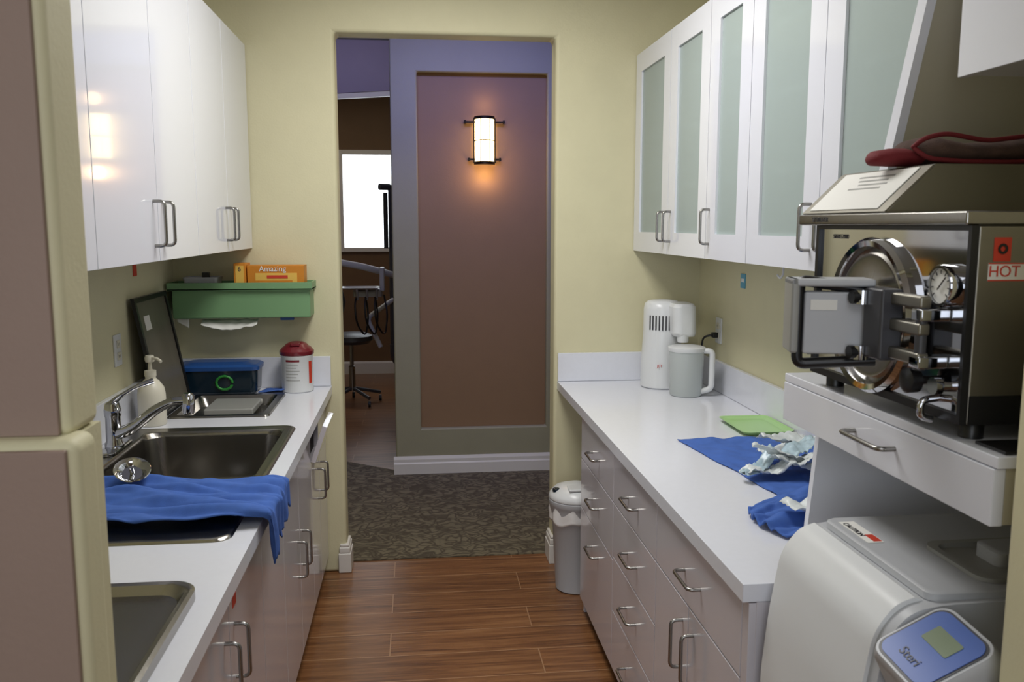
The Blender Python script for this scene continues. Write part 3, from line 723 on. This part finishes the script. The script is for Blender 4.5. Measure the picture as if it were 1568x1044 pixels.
tube('piping',[(.925,1.56,zt+.034),(.93,1.535,zt+.048),(.97,1.532,zt+.058),(1.05,1.528,zt+.044),(1.13,1.53,zt+.054),(1.178,1.54,zt+.056),(1.185,1.55,zt+.034),(1.178,1.535,zt+.012),(1.10,1.528,zt+.006),(1.0,1.53,zt+.007),(.94,1.535,zt+.012),(.925,1.555,zt+.032)],.0045,'mittred',om,fr=.02)
tube('hang_loop',[(1.16,1.55,zt+.03),(1.20,1.54,zt+.045),(1.25,1.55,zt+.03),(1.26,1.56,zt+.006)],.005,'mittred',om,fr=.02)

# ------------------------------------------------------------------ waste bin
tb_=grp('waste_bin')
bx,by=.712,3.76
lathe('bucket',[(.085,0),(.092,.006),(.112,.36),(.116,.365)],(bx,by,.0005),'lgrey',parent=tb_)
def linerf(u,v):
    t=u*2*math.pi; r=.1175+.004*math.sin(t*9)+.004*noise.noise(Vector((math.cos(t)*3,math.sin(t)*3,v*2)))+.004*v
    return (bx+r*math.cos(t),by+r*math.sin(t),.405-.075*v*(1+.35*noise.noise(Vector((math.cos(t)*2,math.sin(t)*2,5)))))
sheet('liner',80,8,linerf,'bag',.0012,tb_)
lathe('rim',[(.116,.36),(.122,.40),(.126,.405),(.126,.425),(.120,.43)],(bx,by,0),'lgrey',parent=tb_)
lathe('lid',[(.125,.43),(.127,.435),(.122,.452),(.10,.475),(.06,.488),(.02,.491),(.001,.491)],(bx,by,0),'wplas',parent=tb_)
box('lid_flap',bx-.05,bx+.05,by-.095,by-.02,.480,.492,'wplas',.005,tb_)
lathe('lid_button',[(.018,.470),(.018,.482),(.012,.485)],(bx-.095,by-.02,-.005),'navy',parent=tb_)

# ------------------------------------------------------------------ corridor sconce
sc=grp('wall_sconce')
sx,sz=.455,2.19; sy=YC+.05
def halfshell(name,r0,w,z0,z1,m):
    bm=bmesh.new(); n=20; A=[];B=[]
    for k in range(n+1):
        t=math.pi+math.pi*k/n
        x=sx+w*math.cos(t); y=sy-.012+r0*math.sin(t)
        A.append(bm.verts.new((x,y,z0))); B.append(bm.verts.new((x,y,z1)))
    for k in range(n): bm.faces.new((A[k],A[k+1],B[k+1],B[k]))
    bm.faces.new(A); bm.faces.new(B)
    return finish(name,bm,m,60,sc)
halfshell('glass_shade',.085,.062,sz-.135,sz+.135,'sconce')
box('back_plate',sx-.05,sx+.05,sy-.012,sy,sz-.15,sz+.15,'iron',.002,sc)
for k,(z,w) in enumerate(((sz+.118,.125),(sz-.118,.100))):
    box('cross_bar_%d'%k,sx-w,sx+w,sy-.030,sy-.016,z-.006,z+.006,'iron',.001,sc)
    for s in (-1,1): box('bar_end_%d_%d'%(k,s),sx+s*w-.006,sx+s*w+.006,sy-.036,sy,z-.010,z+.010,'iron',.001,sc)
for k,z in enumerate((sz+.142,sz-.142)):
    halfshell('band_%d'%k,.090,.068,z-.009,z+.009,'iron')
halfshell('band_mid',.0865,.0635,sz-.003,sz+.003,'iron')
for s in (-1,1):
    tube('upright_%d'%s,[(sx+s*.068,sy-.03,sz-.14),(sx+s*.068,sy-.03,sz+.14)],.004,'iron',sc)
    tube('upright_f_%d'%s,[(sx+s*.030,sy-.095,sz-.14),(sx+s*.030,sy-.095,sz+.14)],.0025,'iron',sc)

# ------------------------------------------------------------------ operatory
du=grp('dental_delivery_unit')
lathe('floor_base',[(.22,0),(.22,.04),(.08,.07),(.05,.09)],(.05,7.75,.0),'dgrey',parent=du)
tube('post_foot',[(.05,7.75,.08),(.05,7.75,.30),(-.20,7.75,.45),(-.20,7.75,.60)],.035,'dgrey',du,n=16,fr=.1)
tube('post',[(-.20,7.75,.55),(-.20,7.75,1.25)],.030,'dgrey',du,n=16)
tube('upper_post',[(-.20,7.75,1.25),(-.20,7.75,1.98),(-.30,7.70,1.98)],.028,'dgrey',du,fr=.03,n=14)
tube('light_arm',[(-.25,7.72,1.93),(-.25,7.72,1.45)],.020,'black',du)
tube('swing_arm',[(-.20,7.72,1.22),(-.45,7.55,1.30),(-.95,7.45,1.40)],.028,'lgrey',du,fr=.06,n=14)
tube('swing_arm_lower',[(-.20,7.72,1.0),(-.42,7.5,.86),(-.30,7.4,.62)],.020,'lgrey',du,fr=.06,n=12)
rloft('instrument_head',[(-.52,-.28,7.30,7.55,.05,1.06),(-.52,-.28,7.30,7.55,.05,1.11),(-.50,-.30,7.32,7.53,.04,1.12)],'grey',True,True,du)
rloft('tray',[(-.60,-.32,7.22,7.42,.03,1.125),(-.62,-.30,7.20,7.44,.03,1.14),(-.61,-.31,7.21,7.43,.03,1.142),(-.59,-.33,7.23,7.41,.03,1.13)],'lgrey',True,True,du)
box('instrument_display',-.30,-.26,7.36,7.50,1.10,1.30,'lgrey',.01,du)
for k in range(3):
    x=-.48+.08*k
    tube('hose_%d'%k,[(x,7.31,1.08),(x-.02,7.22,1.02),(x-.01,7.2,.85),(x+.06,7.3,.72),(x+.08,7.45,.90),(x+.05,7.5,1.06)],.008,'black',du,fr=.08)
    tube('handpiece_%d'%k,[(x,7.28,1.04),(x,7.22,1.13)],.009,'grey',du)
stl=grp('operator_stool')
ax,ay=-.60,8.1
lathe('seat',[(.02,.56),(.17,.57),(.20,.60),(.195,.64),(.15,.66),(.01,.665)],(ax,ay,0),'dgrey',parent=stl)
lathe('gas_lift',[(.03,.12),(.03,.35),(.018,.36),(.018,.57)],(ax,ay,0),'nickel',parent=stl)
for k in range(5):
    t=math.radians(72*k+20); e=Vector((ax+.27*math.cos(t),ay+.27*math.sin(t),.085))
    tube('leg_%d'%k,[(ax,ay,.15),e],.016,'dgrey',stl)
    lathe('caster_%d'%k,[(.028,-.012),(.03,0),(.028,.012)],(e.x,e.y,.031),'black','x',16,stl)
tube('back_post',[(ax-.1,ay+.05,.58),(ax-.22,ay+.10,.65),(ax-.22,ay+.10,.95)],.014,'chrome',stl,fr=.05)
rloft('backrest',[(-.15,.15,-.02,.03,.02,0),(-.17,.17,-.025,.035,.025,.1),(-.14,.14,-.02,.03,.02,.22)],'dgrey',True,True,stl,mx=Matrix.Translation((ax-.22,ay+.10,.85)))

# ------------------------------------------------------------------ lights
def area(name,loc,size,energy,col=(1,1,1),rot=(0,0,0),sy=None,spread=None):
    l=bpy.data.lights.new(name,'AREA'); l.energy=energy; l.color=col; l.size=size
    if sy: l.shape='RECTANGLE'; l.size_y=sy
    if spread: l.spread=math.radians(spread)
    o=bpy.data.objects.new(name,l); o.location=loc; o.rotation_euler=rot; COL.objects.link(o); return o
area('ceiling_lamp_galley',(.14,2.7,2.78),.6,32,(1,.985,.96),(0,0,0),1.2)
area('ceiling_lamp_rear',(0.3,-.6,2.78),1.6,18,(.92,.95,1),(0,0,0),1.6)
area('rear_fill_light',(-.8,-2.55,1.7),2.2,34,(.85,.92,1),(math.radians(90),0,0),1.6)  # added area light in place of a rear window, the wall is solid
area('corridor_blue_lamp',(.35,4.75,3.05),1.6,10,(.10,.18,1),(math.radians(42),0,0),.25,110)
area('corridor_lamp',(.2,4.75,3.06),.9,6,(1,.88,.68),(0,0,0),.5)
area('operatory_lamp',(-.9,8.2,3.05),1.0,9,(1,.9,.75),(0,0,0),1.0)
area('soffit_fill_light',(-.5,6.4,2.95),1.2,2.0,(.72,.72,1),(math.radians(80),0,0),.2)  # added light to brighten and tint the soffit, no fixture there
def pt(name,loc,e,col):
    l=bpy.data.lights.new(name,'POINT'); l.energy=e; l.color=col; l.shadow_soft_size=.04; l.specular_factor=0
    o=bpy.data.objects.new(name,l); o.location=loc; COL.objects.link(o)
pt('sconce_bulb',(sx,sy-.10,sz-.22),1.5,(1,.62,.30))
pt('sconce_bulb_top',(sx,sy-.10,sz+.22),.4,(1,.62,.30))

w=bpy.data.worlds.new('sky'); SC.world=w; w.use_nodes=True
w.node_tree.nodes['Background'].inputs[0].default_value=(.86,.93,1,1); w.node_tree.nodes['Background'].inputs[1].default_value=3.2

# ------------------------------------------------------------------ camera
R=Vector((.9939,-.1104,0)); Fw=Vector((.1094,.9852,-.1319)); 
Fw.normalize(); R=(R-Fw*R.dot(Fw)).normalized(); U=R.cross(Fw)
cam=bpy.data.cameras.new('camera'); co=bpy.data.objects.new('camera',cam); COL.objects.link(co)
co.matrix_world=Matrix(((R.x,U.x,-Fw.x,0),(R.y,U.y,-Fw.y,0),(R.z,U.z,-Fw.z,1.65),(0,0,0,1)))
cam.sensor_width=36; cam.lens=36*1330/1568; cam.clip_start=.02
cam.dof.use_dof=True; cam.dof.focus_distance=3.6; cam.dof.aperture_fstop=9
SC.camera=co
SC.view_settings.view_transform='Standard'; SC.view_settings.look='None'; SC.view_settings.exposure=0.0
